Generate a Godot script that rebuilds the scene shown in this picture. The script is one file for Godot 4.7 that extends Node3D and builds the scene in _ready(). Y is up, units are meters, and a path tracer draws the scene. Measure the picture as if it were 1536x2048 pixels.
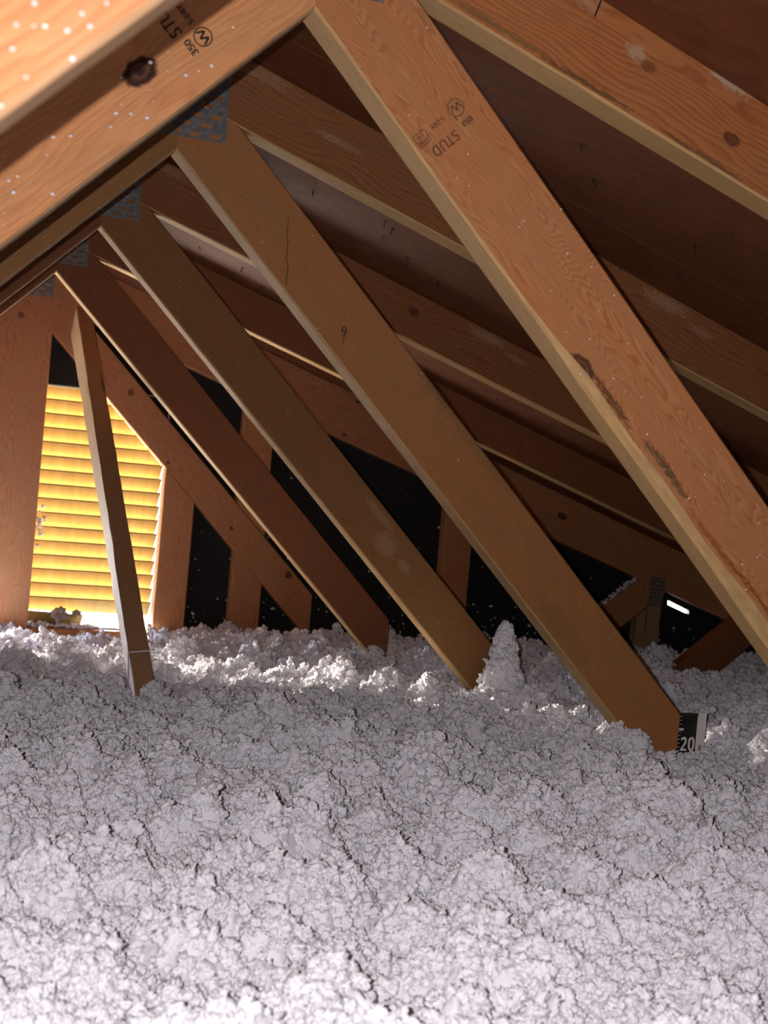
extends Node3D
# An attic: roof trusses in a row, blown insulation between them, a louvred gable vent in daylight. u runs across the attic,
# v up, a along the ridge; at() turns them into Godot's axes with the ceiling boards under the insulation at y = 0.

const FLOOR := 0.502
const RIDGE := 0.331
const TRUSS_AT := [0.533, 1.1667, 1.7607, 2.3915, 3.0095, 3.619]
const Q := 0.70710678
const CHORD_BOTTOM := -0.412
const SLOPE := 0.33333

var rng := RandomNumberGenerator.new()
var mats := {}
var blob_meshes := []
var n_big := FastNoiseLite.new()
var n_mid := FastNoiseLite.new()
var n_small := FastNoiseLite.new()
var n_fine := FastNoiseLite.new()
var n_side := FastNoiseLite.new()


func at(u: float, v: float, a: float) -> Vector3:
	return Vector3(u, v + FLOOR, -a)


func _ready() -> void:
	rng.seed = 20
	camera_and_light()
	noises()
	materials()
	blobs()
	room()
	trusses()
	vent()
	brace()
	gauge()
	insulation()
	small_things()


# ---------------------------------------------------------------- camera, sky, sun, torch
func camera_and_light() -> void:
	var cam := Camera3D.new()
	cam.name = "camera"
	cam.fov = 41.247
	cam.near = 0.02
	cam.far = 200.0
	var r := Vector3(0.9329, 0.0878, 0.3494)
	var u := Vector3(-0.079, 0.9961, -0.0394)
	var b := Vector3(-0.3515, 0.0092, 0.9361)
	cam.transform = Transform3D(Basis(r, u, b).orthonormalized(), at(0, 0, 0))
	var lens := CameraAttributesPhysical.new()
	lens.frustum_focal_length = 31.886   # vertical field of view 41.25 degrees
	lens.frustum_focus_distance = 1.9
	lens.frustum_near = 0.02
	lens.frustum_far = 200.0
	lens.exposure_aperture = 9.0
	cam.attributes = lens
	add_child(cam)
	cam.current = true

	var env := Environment.new()
	env.background_mode = Environment.BG_SKY
	var sky_mat := ProceduralSkyMaterial.new()
	sky_mat.sky_top_color = Color(0.80, 0.87, 0.97)
	sky_mat.sky_horizon_color = Color(0.93, 0.96, 1.0)
	sky_mat.ground_horizon_color = Color(0.9, 0.9, 0.88)
	sky_mat.ground_bottom_color = Color(0.72, 0.7, 0.66)
	sky_mat.sky_energy_multiplier = 7.0
	sky_mat.ground_energy_multiplier = 6.0
	sky_mat.sun_angle_max = 1.0
	var sky := Sky.new()
	sky.sky_material = sky_mat
	env.sky = sky
	env.tonemap_mode = Environment.TONE_MAPPER_LINEAR
	env.tonemap_exposure = 1.0
	env.sdfgi_enabled = true
	env.ssao_enabled = true
	env.ssil_enabled = true
	var we := WorldEnvironment.new()
	we.name = "surroundings"
	we.environment = env
	add_child(we)

	var sun := DirectionalLight3D.new()   # outside, shining on the vent's slats
	sun.name = "sun"
	sun.light_energy = 11.0
	sun.light_color = Color(1.0, 0.95, 0.86)
	sun.light_angular_distance = 6.0
	sun.shadow_enabled = true
	add_child(sun)
	sun.look_at_from_position(at(-2.49, 0.47, 8.4), at(0.33, -0.30, 3.7), Vector3.UP)

	var torch := AreaLight3D.new()        # the torch of the phone that took the picture, beside its lens, tipped a little down
	torch.name = "phone_torch"
	torch.light_energy = 1.16
	torch.light_color = Color(1.0, 0.975, 0.975)
	torch.area_size = Vector2(0.005, 0.005)
	torch.area_range = 12.0
	torch.area_attenuation = 2.0
	torch.shadow_enabled = true
	add_child(torch)
	torch.look_at_from_position(at(-0.026, 0.008, 0.0), at(-0.026, 0.008, 0.0) - b + u * -0.27 + r * 0.05, Vector3.UP)


# ---------------------------------------------------------------- helpers
func numbered(called: String) -> String:
	if not has_node(NodePath(called)):
		return called
	var k := 1
	while has_node(NodePath("%s_%03d" % [called, k])):
		k += 1
	return "%s_%03d" % [called, k]


func thing(called: String, where: Vector3, label: String, category: String, group := "") -> Node3D:
	var o := Node3D.new()
	o.name = numbered(called)
	add_child(o)
	o.position = where
	o.set_meta("label", label)
	o.set_meta("category", category)
	if group:
		o.set_meta("group", group)
	return o


func part(called: String, mesh: Mesh, mat: Material, parent: Node3D, label := "") -> MeshInstance3D:
	var o := MeshInstance3D.new()
	o.name = called
	o.mesh = mesh
	o.material_override = mat
	parent.add_child(o, true)
	if label:
		o.set_meta("label", label)
	return o


func begin() -> SurfaceTool:
	var st := SurfaceTool.new()
	st.begin(Mesh.PRIMITIVE_TRIANGLES)
	return st


# a flat quad whose front looks along out
func quad(st: SurfaceTool, p: Array, uv: Array, out: Vector3) -> void:
	var nrm: Vector3 = (p[2] - p[0]).cross(p[1] - p[0])
	if nrm.length() < 1e-14:
		nrm = (p[3] - p[0]).cross(p[2] - p[0])
	nrm = nrm.normalized()
	var order := [0, 1, 2, 0, 2, 3]
	if nrm.dot(out) < 0.0:
		nrm = -nrm
		order = [0, 2, 1, 0, 3, 2]
	for k in order:
		st.set_normal(nrm)
		st.set_uv(uv[k])
		st.add_vertex(p[k])


func box(st: SurfaceTool, lo: Vector3, hi: Vector3, basis := Basis(), shift := Vector3.ZERO, uvs := 1.0) -> void:
	var c := (lo + hi) / 2.0
	for ax in 3:
		for s in [0, 1]:
			var p := []
			var uv := []
			var i := (ax + 1) % 3
			var j := (ax + 2) % 3
			for q in [[0, 0], [1, 0], [1, 1], [0, 1]]:
				var v := Vector3.ZERO
				v[ax] = hi[ax] if s else lo[ax]
				v[i] = hi[i] if q[0] else lo[i]
				v[j] = hi[j] if q[1] else lo[j]
				p.append(basis * v + shift)
				uv.append(Vector2(v[i], v[j]) * uvs)
			var out := Vector3.ZERO
			out[ax] = 1.0 if s else -1.0
			quad(st, p, uv, basis * out)


# a box whose edges are cut off by c
func soft_box(st: SurfaceTool, lo: Vector3, hi: Vector3, c: float, basis := Basis(), shift := Vector3.ZERO) -> void:
	var m := (lo + hi) / 2.0
	var h := (hi - lo) / 2.0
	for ax in 3:
		var i := (ax + 1) % 3
		var j := (ax + 2) % 3
		for s in [-1.0, 1.0]:
			var p := []
			var uv := []
			for q in [[-1, -1], [1, -1], [1, 1], [-1, 1]]:
				var v := Vector3.ZERO
				v[ax] = s * h[ax]
				v[i] = q[0] * (h[i] - c)
				v[j] = q[1] * (h[j] - c)
				p.append(basis * (m + v) + shift)
				uv.append(Vector2(v[i], v[j]) / 0.1)
			var out := Vector3.ZERO
			out[ax] = s
			quad(st, p, uv, basis * out)
			for t in [-1.0, 1.0]:   # the cut edge between faces s of ax and t of i
				var e := []
				for q in [[0, -1], [0, 1], [1, 1], [1, -1]]:
					var v := Vector3.ZERO
					v[ax] = s * (h[ax] - (c if q[0] else 0.0))
					v[i] = t * (h[i] - (0.0 if q[0] else c))
					v[j] = q[1] * (h[j] - c)
					e.append(basis * (m + v) + shift)
				var o2 := Vector3.ZERO
				o2[ax] = s
				o2[i] = t
				quad(st, e, [Vector2.ZERO, Vector2(0, 1), Vector2(0.02, 1), Vector2(0.02, 0)], basis * o2)


# ---------------------------------------------------------------- noises and materials
func noises() -> void:
	var k := 0
	for n in [n_big, n_mid, n_small, n_fine, n_side]:
		n.seed = 11 + 7 * k
		n.noise_type = FastNoiseLite.TYPE_SIMPLEX_SMOOTH
		n.fractal_type = FastNoiseLite.FRACTAL_FBM
		n.fractal_octaves = 2
		k += 1
	n_big.frequency = 3.0
	n_mid.frequency = 6.5
	n_small.frequency = 24.0
	n_small.fractal_octaves = 3
	n_fine.frequency = 85.0
	n_fine.fractal_octaves = 3
	n_side.frequency = 38.0
	n_side.fractal_octaves = 3


# A sawn board's face: rings cut lengthwise, bent round knots, with fibre, stains and marks. Size in metres: wide x long.
func wood_texture(seed_: int, px: Vector2i, wide: float, long: float, early: Color, late: Color, how: Dictionary) -> ImageTexture:
	var n1 := FastNoiseLite.new()
	n1.seed = seed_
	n1.frequency = 1.0
	n1.fractal_octaves = 3
	var n2 := FastNoiseLite.new()
	n2.seed = seed_ + 5
	n2.frequency = 1.0
	n2.fractal_octaves = 2
	var im := Image.create(px.x, px.y, false, Image.FORMAT_RGB8)
	var data := PackedByteArray()
	data.resize(px.x * px.y * 3)
	var rings: float = how.get("rings", 260.0)
	var wave: float = how.get("wave", 0.012)
	var tilt: float = how.get("tilt", 0.0)
	var bow: float = how.get("bow", 0.0)
	var contrast: float = how.get("contrast", 0.55)
	var knots: Array = how.get("knots", [])
	var marks: Array = how.get("marks", [])
	var k := 0
	for j in px.y:
		var y := long * (j + 0.5) / px.y
		var low := n1.get_noise_2d(y * 2.3, 7.0)
		for i in px.x:
			var x := wide * (i + 0.5) / px.x
			var warp := n1.get_noise_2d(x * 16.0, y * 3.2)
			var f := x + tilt * y + wave * warp + 0.006 * low + bow * (y - 0.5) * (y - 0.5)
			var dark_knot := 0.0
			for kn in knots:
				var dx: float = (x - kn[0]) / kn[2]
				var dy: float = (y - kn[1]) / (kn[2] * 1.5)
				var d2 := dx * dx + dy * dy
				if d2 < 30.0:
					f += kn[2] * 1.1 * exp(-d2 * 0.16) * (1.0 if dx > 0.0 else -1.0) * minf(1.0, absf(dx) * 0.8 + 0.2)
					if d2 < 2.2:
						var edge := sqrt(d2) + 0.14 * n2.get_noise_2d(x * 90.0, y * 90.0)
						dark_knot = maxf(dark_knot, kn[3] * clampf((1.05 - edge) * 5.0, 0.0, 1.0) * (0.85 + 0.15 * sin(edge * 11.0)))
			var g := f * rings
			g = g - floorf(g)
			g = g * g * (1.0 if g < 0.86 else (1.0 - g) * 7.1)
			var fibre := n2.get_noise_2d(x * 900.0, y * 26.0)
			var blot := n2.get_noise_2d(x * 22.0 + 40.0, y * 6.0)
			var c := early.lerp(late, clampf(contrast * g + 0.22 + 0.3 * blot, 0.0, 1.0))
			var gain := 1.0 + 0.10 * fibre + 0.10 * blot
			c = Color(c.r * gain, c.g * gain, c.b * gain)
			if dark_knot > 0.0:
				c = c.lerp(Color(0.23, 0.125, 0.09), dark_knot)
			for mk in marks:   # [x, y, half width, half length, colour, strength]
				var mx: float = (x - mk[0]) / mk[2]
				var my: float = (y - mk[1]) / mk[3]
				var m2 := mx * mx + my * my
				if m2 < 1.6:
					var ragged := m2 + 0.9 * n2.get_noise_2d(x * 240.0, y * 120.0) + 0.5 * fibre
					c = c.lerp(mk[4], mk[5] * clampf(1.3 - 1.3 * ragged, 0.0, 1.0))
			data[k] = clampi(int(c.r * 255.0), 0, 255)
			data[k + 1] = clampi(int(c.g * 255.0), 0, 255)
			data[k + 2] = clampi(int(c.b * 255.0), 0, 255)
			k += 3
	im.set_data(px.x, px.y, false, Image.FORMAT_RGB8, data)
	return ImageTexture.create_from_image(im)


func wood(key: String, tex: Texture2D, tint := Color.WHITE, rough := 0.72) -> StandardMaterial3D:
	var m := StandardMaterial3D.new()
	m.resource_name = key
	m.albedo_texture = tex
	m.albedo_color = Color(tint.r * 0.88, tint.g * 0.88, tint.b * 0.88)
	m.roughness = rough
	m.metallic_specular = 0.35
	mats[key] = m
	return m


func plain(key: String, c: Color, rough := 0.8, metal := 0.0) -> StandardMaterial3D:
	var m := StandardMaterial3D.new()
	m.resource_name = key
	m.albedo_color = c
	m.roughness = rough
	m.metallic = metal
	mats[key] = m
	return m


func materials() -> void:
	var early := Color(0.80, 0.57, 0.39)
	var late := Color(0.60, 0.36, 0.21)
	var soot := Color(0.24, 0.22, 0.17)
	var chalk := Color(0.80, 0.74, 0.68)
	var green := Color(0.42, 0.38, 0.24)
	wood("spruce_pale", wood_texture(3, Vector2i(192, 900), 0.1, 1.5, Color(0.92, 0.67, 0.46), Color(0.78, 0.51, 0.32), {"rings": 120.0, "wave": 0.02, "contrast": 0.5, "knots": [[0.043, 0.2086, 0.0115, 1.0], [0.07, 0.9, 0.012, 1.0]]}))
	wood("spruce_wavy", wood_texture(9, Vector2i(256, 1400), 0.1, 1.4, Color(0.83, 0.59, 0.39), Color(0.63, 0.37, 0.22), {"rings": 330.0, "wave": 0.034, "contrast": 0.62, "bow": 0.10,
		"knots": [[0.000, 0.425, 0.011, 0.75], [0.040, 0.315, 0.010, 0.0]],
		"marks": [[0.006, 0.465, 0.006, 0.035, Color(0.36, 0.24, 0.14), 0.75], [0.012, 0.552, 0.006, 0.04, soot, 0.6], [0.008, 0.66, 0.004, 0.07, Color(0.55, 0.33, 0.13), 0.7], [0.010, 0.76, 0.004, 0.09, Color(0.50, 0.28, 0.10), 0.8]]}))
	wood("fir_fine", wood_texture(17, Vector2i(224, 900), 0.1, 1.5, Color(0.74, 0.52, 0.33), Color(0.60, 0.37, 0.21), {"rings": 560.0, "wave": 0.006, "contrast": 0.55, "tilt": 0.004,
		"marks": [[0.086, 0.51, 0.010, 0.05, green, 0.5], [0.082, 0.62, 0.012, 0.10, green, 0.3], [0.02, 0.9, 0.02, 0.08, green, 0.25]]}))
	wood("fir_olive", wood_texture(23, Vector2i(192, 900), 0.1, 1.5, Color(0.66, 0.48, 0.29), Color(0.52, 0.34, 0.19), {"rings": 420.0, "wave": 0.008, "contrast": 0.7, "tilt": 0.012,
		"marks": [[0.044, 0.813, 0.022, 0.03, chalk, 0.35], [0.07, 0.76, 0.01, 0.05, chalk, 0.3], [0.0445, 0.87, 0.012, 0.02, chalk, 0.3]]}))
	wood("fir_red", wood_texture(31, Vector2i(160, 800), 0.1, 1.5, Color(0.60, 0.38, 0.25), Color(0.46, 0.26, 0.15), {"rings": 300.0, "wave": 0.006, "contrast": 0.35}))
	wood("fir_plain", wood_texture(37, Vector2i(160, 1000), 0.1, 2.0, early, late, {"rings": 150.0, "wave": 0.02, "contrast": 0.45, "knots": [[0.012, 0.795, 0.004, 0.9], [0.031, 1.125, 0.005, 0.95], [0.055, 0.52, 0.009, 0.5], [0.07, 1.4, 0.01, 0.8]]}))
	wood("chord_streaked", wood_texture(41, Vector2i(224, 1000), 0.1, 2.4, Color(0.80, 0.53, 0.32), Color(0.58, 0.32, 0.17), {"rings": 150.0, "wave": 0.018, "contrast": 0.6, "knots": [[0.034, 0.469, 0.007, 0.6], [0.052, 0.355, 0.006, 0.4], [0.03, 1.1, 0.01, 0.7]],
		"marks": [[0.058, 0.338, 0.009, 0.014, chalk, 0.6], [0.084, 0.445, 0.008, 0.03, chalk, 0.7], [0.078, 0.27, 0.014, 0.022, chalk, 0.35], [0.004, 0.30, 0.0028, 0.07, soot, 0.5], [0.003, 0.45, 0.0028, 0.06, soot, 0.45], [0.006, 0.2, 0.004, 0.08, green, 0.5]]}))
	wood("chord_dull", wood_texture(47, Vector2i(192, 900), 0.1, 2.4, Color(0.66, 0.44, 0.27), Color(0.48, 0.28, 0.16), {"rings": 170.0, "wave": 0.016, "contrast": 0.6, "knots": [[0.05, 0.62, 0.008, 0.6], [0.03, 1.5, 0.01, 0.7]],
		"marks": [[0.075, 0.09, 0.012, 0.06, chalk, 0.28], [0.045, 0.227, 0.006, 0.04, chalk, 0.35], [0.072, 0.777, 0.012, 0.05, chalk, 0.4], [0.06, 0.85, 0.006, 0.03, chalk, 0.3]]}))
	wood("sapwood_vent_lit", wood_texture(71, Vector2i(96, 600), 0.1, 1.5, Color(0.86, 0.71, 0.49), Color(0.70, 0.53, 0.34), {"rings": 300.0, "wave": 0.01, "contrast": 0.5}))  # pale sapwood for lower edges, with the vent's yellow light painted in
	wood("weathered", wood_texture(53, Vector2i(128, 700), 0.1, 1.5, Color(0.74, 0.60, 0.45), Color(0.56, 0.42, 0.30), {"rings": 260.0, "wave": 0.014, "contrast": 0.5, "marks": [[0.03, 1.2, 0.004, 0.05, soot, 0.6]]}))
	var ply := wood_texture(61, Vector2i(384, 512), 1.2, 2.4, Color(0.52, 0.31, 0.19), Color(0.40, 0.22, 0.13), {"rings": 14.0, "wave": 0.12, "contrast": 0.5})
	wood("plywood", ply, Color.WHITE, 0.7)
	plain("felt", Color(0.075, 0.07, 0.07), 0.95)
	plain("ink", Color(0.13, 0.10, 0.08), 0.8)
	plain("ink_faded", Color(0.33, 0.20, 0.13), 0.8)
	plain("crack", Color(0.12, 0.06, 0.035), 0.9)
	var fl := plain("fluff", Color(0.875, 0.868, 0.898), 1.0)
	fl.metallic_specular = 0.1
	plain("board", Color(0.8, 0.78, 0.74), 0.9)
	plain("nail", Color(0.30, 0.24, 0.20), 0.45, 0.8)
	plain("gauge_black", Color(0.045, 0.042, 0.045), 0.4)
	plain("gauge_white", Color(0.84, 0.82, 0.81), 0.5)
	plain("mud", Color(0.55, 0.50, 0.46), 0.95)
	plain("flange", Color(0.62, 0.62, 0.60), 0.5, 0.4)
	var zinc := plain("zinc", Color(0.52, 0.52, 0.52), 0.55, 0.35)
	var zn := FastNoiseLite.new()
	zn.seed = 4
	zn.noise_type = FastNoiseLite.TYPE_CELLULAR
	zn.cellular_return_type = FastNoiseLite.RETURN_CELL_VALUE
	zn.frequency = 0.06
	var zt := NoiseTexture2D.new()
	zt.width = 256
	zt.height = 256
	zt.seamless = true
	zt.noise = zn
	var ramp := Gradient.new()
	ramp.set_color(0, Color(0.66, 0.66, 0.655))
	ramp.set_color(1, Color(0.95, 0.95, 0.94))
	zt.color_ramp = ramp
	zinc.albedo_texture = zt
	zinc.uv1_scale = Vector3(12, 12, 12)
	# slats: aged cream paint, dirty in patches
	var sl := Image.create(512, 32, false, Image.FORMAT_RGB8)
	var rn := FastNoiseLite.new()
	rn.seed = 8
	rn.frequency = 0.05
	rn.fractal_octaves = 3
	for j in 32:
		for i in 512:
			var c := Color(0.585, 0.48, 0.29)
			c = c.lerp(Color(0.53, 0.40, 0.20), clampf(0.5 + rn.get_noise_2d(i * 1.5, j * 3.0), 0.0, 1.0) * 0.5)
			sl.set_pixel(i, j, c)
	var sm := plain("slat_paint", Color.WHITE, 0.8)
	sm.metallic_specular = 0.15
	sm.albedo_texture = ImageTexture.create_from_image(sl)
	sm.texture_repeat = false


# ---------------------------------------------------------------- lumber
# A sawn board. o: a point on its axis, d: along it, w: across its broad face, n: into its thickness (front face at 0).
# The ends are cut by lines in the (along, across) plane: start and end are lists of [t, s, slope] meaning t + slope * (across - s).
func lumber(called: String, parent: Node3D, mat: Material, o: Vector3, d: Vector3, w: Vector3, n: Vector3, width: float, thick: float, start: Array, end: Array, kinks := [], wane := [], tex := Vector2(0.1, 1.5), edge: Material = null) -> MeshInstance3D:
	var st := begin()
	var low_edge := begin()
	var c := 0.0022
	var half := width / 2.0
	var across := [-half + c, half - c]
	for k in kinks:
		if k > -half + c and k < half - c:
			across.append(k)
	across.sort()
	var loop := []   # [across, depth, round]
	for s in across:
		loop.append(Vector2(s, 0.0))
	loop.append(Vector2(half, c))
	loop.append(Vector2(half, thick - c))
	for k in across.size():
		loop.append(Vector2(across[across.size() - 1 - k], thick))
	loop.append(Vector2(-half, thick - c))
	loop.append(Vector2(-half, c))
	var t_of := func(s: float, cuts: Array, low: bool) -> float:
		var best := -1e9 if low else 1e9
		for q in cuts:
			var t: float = q[0] + q[2] * (s - q[1])
			best = maxf(best, t) if low else minf(best, t)
		return best
	var steps := 28
	var rows := []
	var run := []
	var total := 0.0
	for k in loop.size() + 1:
		run.append(total)
		total += (loop[(k + 1) % loop.size()] - loop[k % loop.size()]).length()
	for j in steps + 1:
		var row := []
		for k in loop.size():
			var p: Vector2 = loop[k]
			var t0: float = t_of.call(p.x, start, true)
			var t1: float = t_of.call(p.x, end, false)
			var t := lerpf(t0, t1, float(j) / steps)
			var wob := Vector2(n_mid.get_noise_2d(t * 0.35 + o.z * 9.0, k * 0.004), n_mid.get_noise_2d(t * 0.35 + 50.0, o.z * 3.0)) * 0.0011
			var q := p + wob
			if wane and p.x < -half + c + 1e-4 and p.y < thick * 0.5:   # bark edge: the lower front corner is worn away
				var depth: float = wane[1] * clampf(0.5 + 1.4 * n_mid.get_noise_2d(t * wane[2], 3.0), 0.05, 1.0) * smoothstep(wane[0], wane[0] + 0.12, t)
				depth += 0.0012 * n_small.get_noise_2d(t * 2.2, 5.0)
				if p.y < c * 0.5:
					q.x += depth
				else:
					q.y += depth * 0.6
			row.append([o + d * t + w * q.x + n * q.y, t])
		rows.append(row)
	var nl := loop.size()
	for j in steps:
		for k in nl:
			var k2 := (k + 1) % nl
			var pts := [rows[j][k][0], rows[j][k2][0], rows[j + 1][k2][0], rows[j + 1][k][0]]
			var uvs := [Vector2(run[k] / tex.x, rows[j][k][1] / tex.y), Vector2(run[k + 1] / tex.x, rows[j][k2][1] / tex.y), Vector2(run[k + 1] / tex.x, rows[j + 1][k2][1] / tex.y), Vector2(run[k] / tex.x, rows[j + 1][k][1] / tex.y)]
			var mid: Vector2 = (loop[k] + loop[k2]) / 2.0 - Vector2(0, thick / 2.0)
			var flat_: Vector2 = (loop[k2] - loop[k]).orthogonal()
			if flat_.dot(mid) < 0.0:
				flat_ = -flat_
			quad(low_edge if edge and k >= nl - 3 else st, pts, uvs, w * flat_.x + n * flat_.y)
	# end cuts: strips between front and back
	var m := across.size()
	for e in [0, steps]:
		for k in m - 1:
			var b0: int = m + 2 + (m - 1 - k)
			var b1: int = m + 2 + (m - 2 - k)
			var pts := [rows[e][k][0], rows[e][k + 1][0], rows[e][b1][0], rows[e][b0][0]]
			quad(st, pts, [Vector2(0.1, 0.1), Vector2(0.5, 0.1), Vector2(0.5, 0.13), Vector2(0.1, 0.13)], -d if e == 0 else d)
	var mesh := st.commit()
	mesh.surface_set_material(0, mat)
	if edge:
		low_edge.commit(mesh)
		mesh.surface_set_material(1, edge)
	return part(called, mesh, null, parent)


# ---------------------------------------------------------------- the six trusses
func trusses() -> void:
	var labels := [
		"roof truss of pale orange timber flecked with fluff, shading the grade-stamped truss behind it",
		"roof truss with a dark round knot and black grade stamps on its webs",
		"roof truss with a black and white depth ruler at its web foot",
		"olive brown roof truss whose web foot stands beside a tall white insulation tuft",
		"dark reddish roof truss next to the gable end truss and the slanting brace",
		"gable end truss with vertical studs framing the louvred vent",
	]
	var web_mat := [["fir_plain", "fir_plain"], ["spruce_pale", "spruce_wavy"], ["fir_olive", "fir_fine"], ["fir_red", "fir_olive"], ["fir_red", "fir_red"], ["fir_plain", "fir_plain"]]
	var chord_mat := ["chord_dull", "chord_streaked", "chord_dull", "chord_dull", "fir_red", "fir_plain"]
	for k in 6:
		var a: float = TRUSS_AT[k]
		var root := thing("roof_truss" if k < 5 else "gable_truss", at(RIDGE, -FLOOR, a), labels[k], "truss", "roof trusses in a row along the ridge")
		var here := -root.position
		var n := Vector3(0, 0, -1)
		for side in [1, -1]:
			var mat: Material = mats[web_mat[k][0 if side < 0 else 1]]
			# inner web: from the ridge joint down at 45 degrees
			var d := Vector3(Q * side, -Q, 0)
			var w := Vector3(Q * side, Q, 0)
			var o := at(RIDGE, 0.4902, a) + here
			# start: plumb cut at the ridge (t = -s) and the slanted cut under the top chord; end: bottom chord and plumb
			var chord_at := 0.4993   # chord underside over the ridge
			var m := (0.4902 - chord_at)
			# points on the axis plane: height v = .4902 + (s - t) Q, across u = (t + s) Q; chord underside v = chord_at - SLOPE u
			# (m + (s - t) Q) = -SLOPE (t + s) Q  ->  t (Q - SLOPE Q) = m + s Q (1 + SLOPE)
			var cut := [m / (Q * (1.0 - SLOPE)), 0.0, (1.0 + SLOPE) / (1.0 - SLOPE)]
			var plumb := [0.0, 0.0, -1.0]
			var kink := 0.0   # where the two cuts meet
			kink = -cut[0] / (cut[2] + 1.0)
			var foot := [(0.4902 - CHORD_BOTTOM) / Q, 0.0, 1.0]
			var foot_plumb := [(1.167 - RIDGE) / Q, 0.0, -1.0]
			var fk: float = (foot_plumb[0] - foot[0]) / 2.0
			var web := lumber("web", root, mat, o, d, w, n, 0.089, 0.038, [plumb, cut], [foot, foot_plumb], [kink, fk, 0.0], [0.28, 0.011, 0.5] if k == 1 and side > 0 else [], Vector2(0.1, 1.5), (mats.sapwood_vent_lit if side > 0 else mats.weathered) if k < 5 else null)
			if k == 1 and side > 0:
				stud_stamp(web, o, d, w)
			if k == 1 and side < 0:
				round_stamp(web, o, d, w)
			if k == 2 and side > 0:
				pencil_and_crack(web, o, d, w)
			if side < 0 and k < 2:
				flecks(web, o, d, w, k)
			elif side > 0 and k < 5:
				dust(web, o, d, w, [0, 60, 26, 14, 8][k])
			# top chord
			var cw := 0.0885 if k < 5 else 0.132
			var cd := Vector3(0.94868 * side, -0.31623, 0)
			var cn := Vector3(0.31623 * side, 0.94868, 0)
			var top := 0.6653 + 0.0007     # distance of its upper face from the ridge line's foot
			var co := at(RIDGE, (top - cw / 2.0) / 0.94868 - SLOPE * RIDGE, a) + here
			var chord := lumber("top_chord", root, mats[chord_mat[k]], co, cd, cn, n, cw, 0.038, [[0.0, 0.0, -SLOPE]], [[3.05, 0.0, 0.0]], [0.0], [], Vector2(0.1, 2.4), mats.sapwood_vent_lit if k < 5 else null)  # underside in the pale wood that holds painted vent light
			if side > 0 and k < 4:
				chord_nails(chord, co, cd, cn, k)
			if k == 4 and side > 0:
				var stx := begin()
				lettering(stx, "STUD", Transform3D(Basis(cn, -cd, Vector3(0, 0, 1)), co + cd * 1.205 + cn * -0.016 + Vector3(0, 0, 0.0006)), 0.010)
				part("grade_stamp", stx.commit(), mats.ink, chord, "faded black lettering")
			# outer web: from the middle of the top chord down towards the ridge side
			var od := Vector3(-0.7820 * side, -0.6233, 0)
			var ow := Vector3(-0.6233 * side, 0.7820, 0)
			var lift := -0.026 if k == 5 else 0.0
			var oo := at(RIDGE + side * (2.297 - RIDGE), -0.161 + lift * 0.0, a) + here
			var reach := (-0.161 - CHORD_BOTTOM) / 0.6233
			# upper end under the chord: v - (.6095 - u / 3) = 0 along the axis
			var gap := (0.6095 - SLOPE * 2.297) + 0.161 + (-0.046 if k == 5 else 0.0)   # chord underside above o
			# moving back by t: rises .6233 t, and the chord falls SLOPE * .782 t
			var up := gap / (0.6233 + SLOPE * 0.782)
			var per := (0.782 - SLOPE * 0.6233) / (0.6233 + SLOPE * 0.782)
			lumber("web", root, mats.fir_red if k != 5 else mats.fir_plain, oo, od, ow, n, 0.089, 0.038, [[-up, 0.0, per]], [[reach, 0.0, 0.7820 / 0.6233]], [0.0])
			# plate on the middle joint
			var pc := at(RIDGE + side * (2.275 - RIDGE), 0.6095 - SLOPE * 2.275 - (0.05 if k == 5 else 0.0) - 0.01, a) + here
			part("nail_plate", plate_mesh(0.076, 0.10, k), mats.zinc, root).transform = Transform3D(Basis(Vector3(0, 0, 1), side * 0.25 - 0.32), pc + Vector3(0, 0, 0.0013))
		# bottom chord
		lumber("bottom_chord", root, mats.fir_plain, at(RIDGE, CHORD_BOTTOM - 0.0445, a) + here, Vector3(1, 0, 0), Vector3(0, 1, 0), n, 0.089, 0.038, [[-2.75, 0, 0]], [[2.75, 0, 0]], [0.0])
		# plate over the ridge joint, front and back
		for f in [0.0012, -0.0392]:
			var pm := part("nail_plate", plate_mesh(0.152, 0.152, k + 3), mats.zinc, root)
			pm.position = at(RIDGE, 0.5155, a) + here + Vector3(0, 0, f)
		if k == 5:
			gable_studs(root, here, a)


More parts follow.
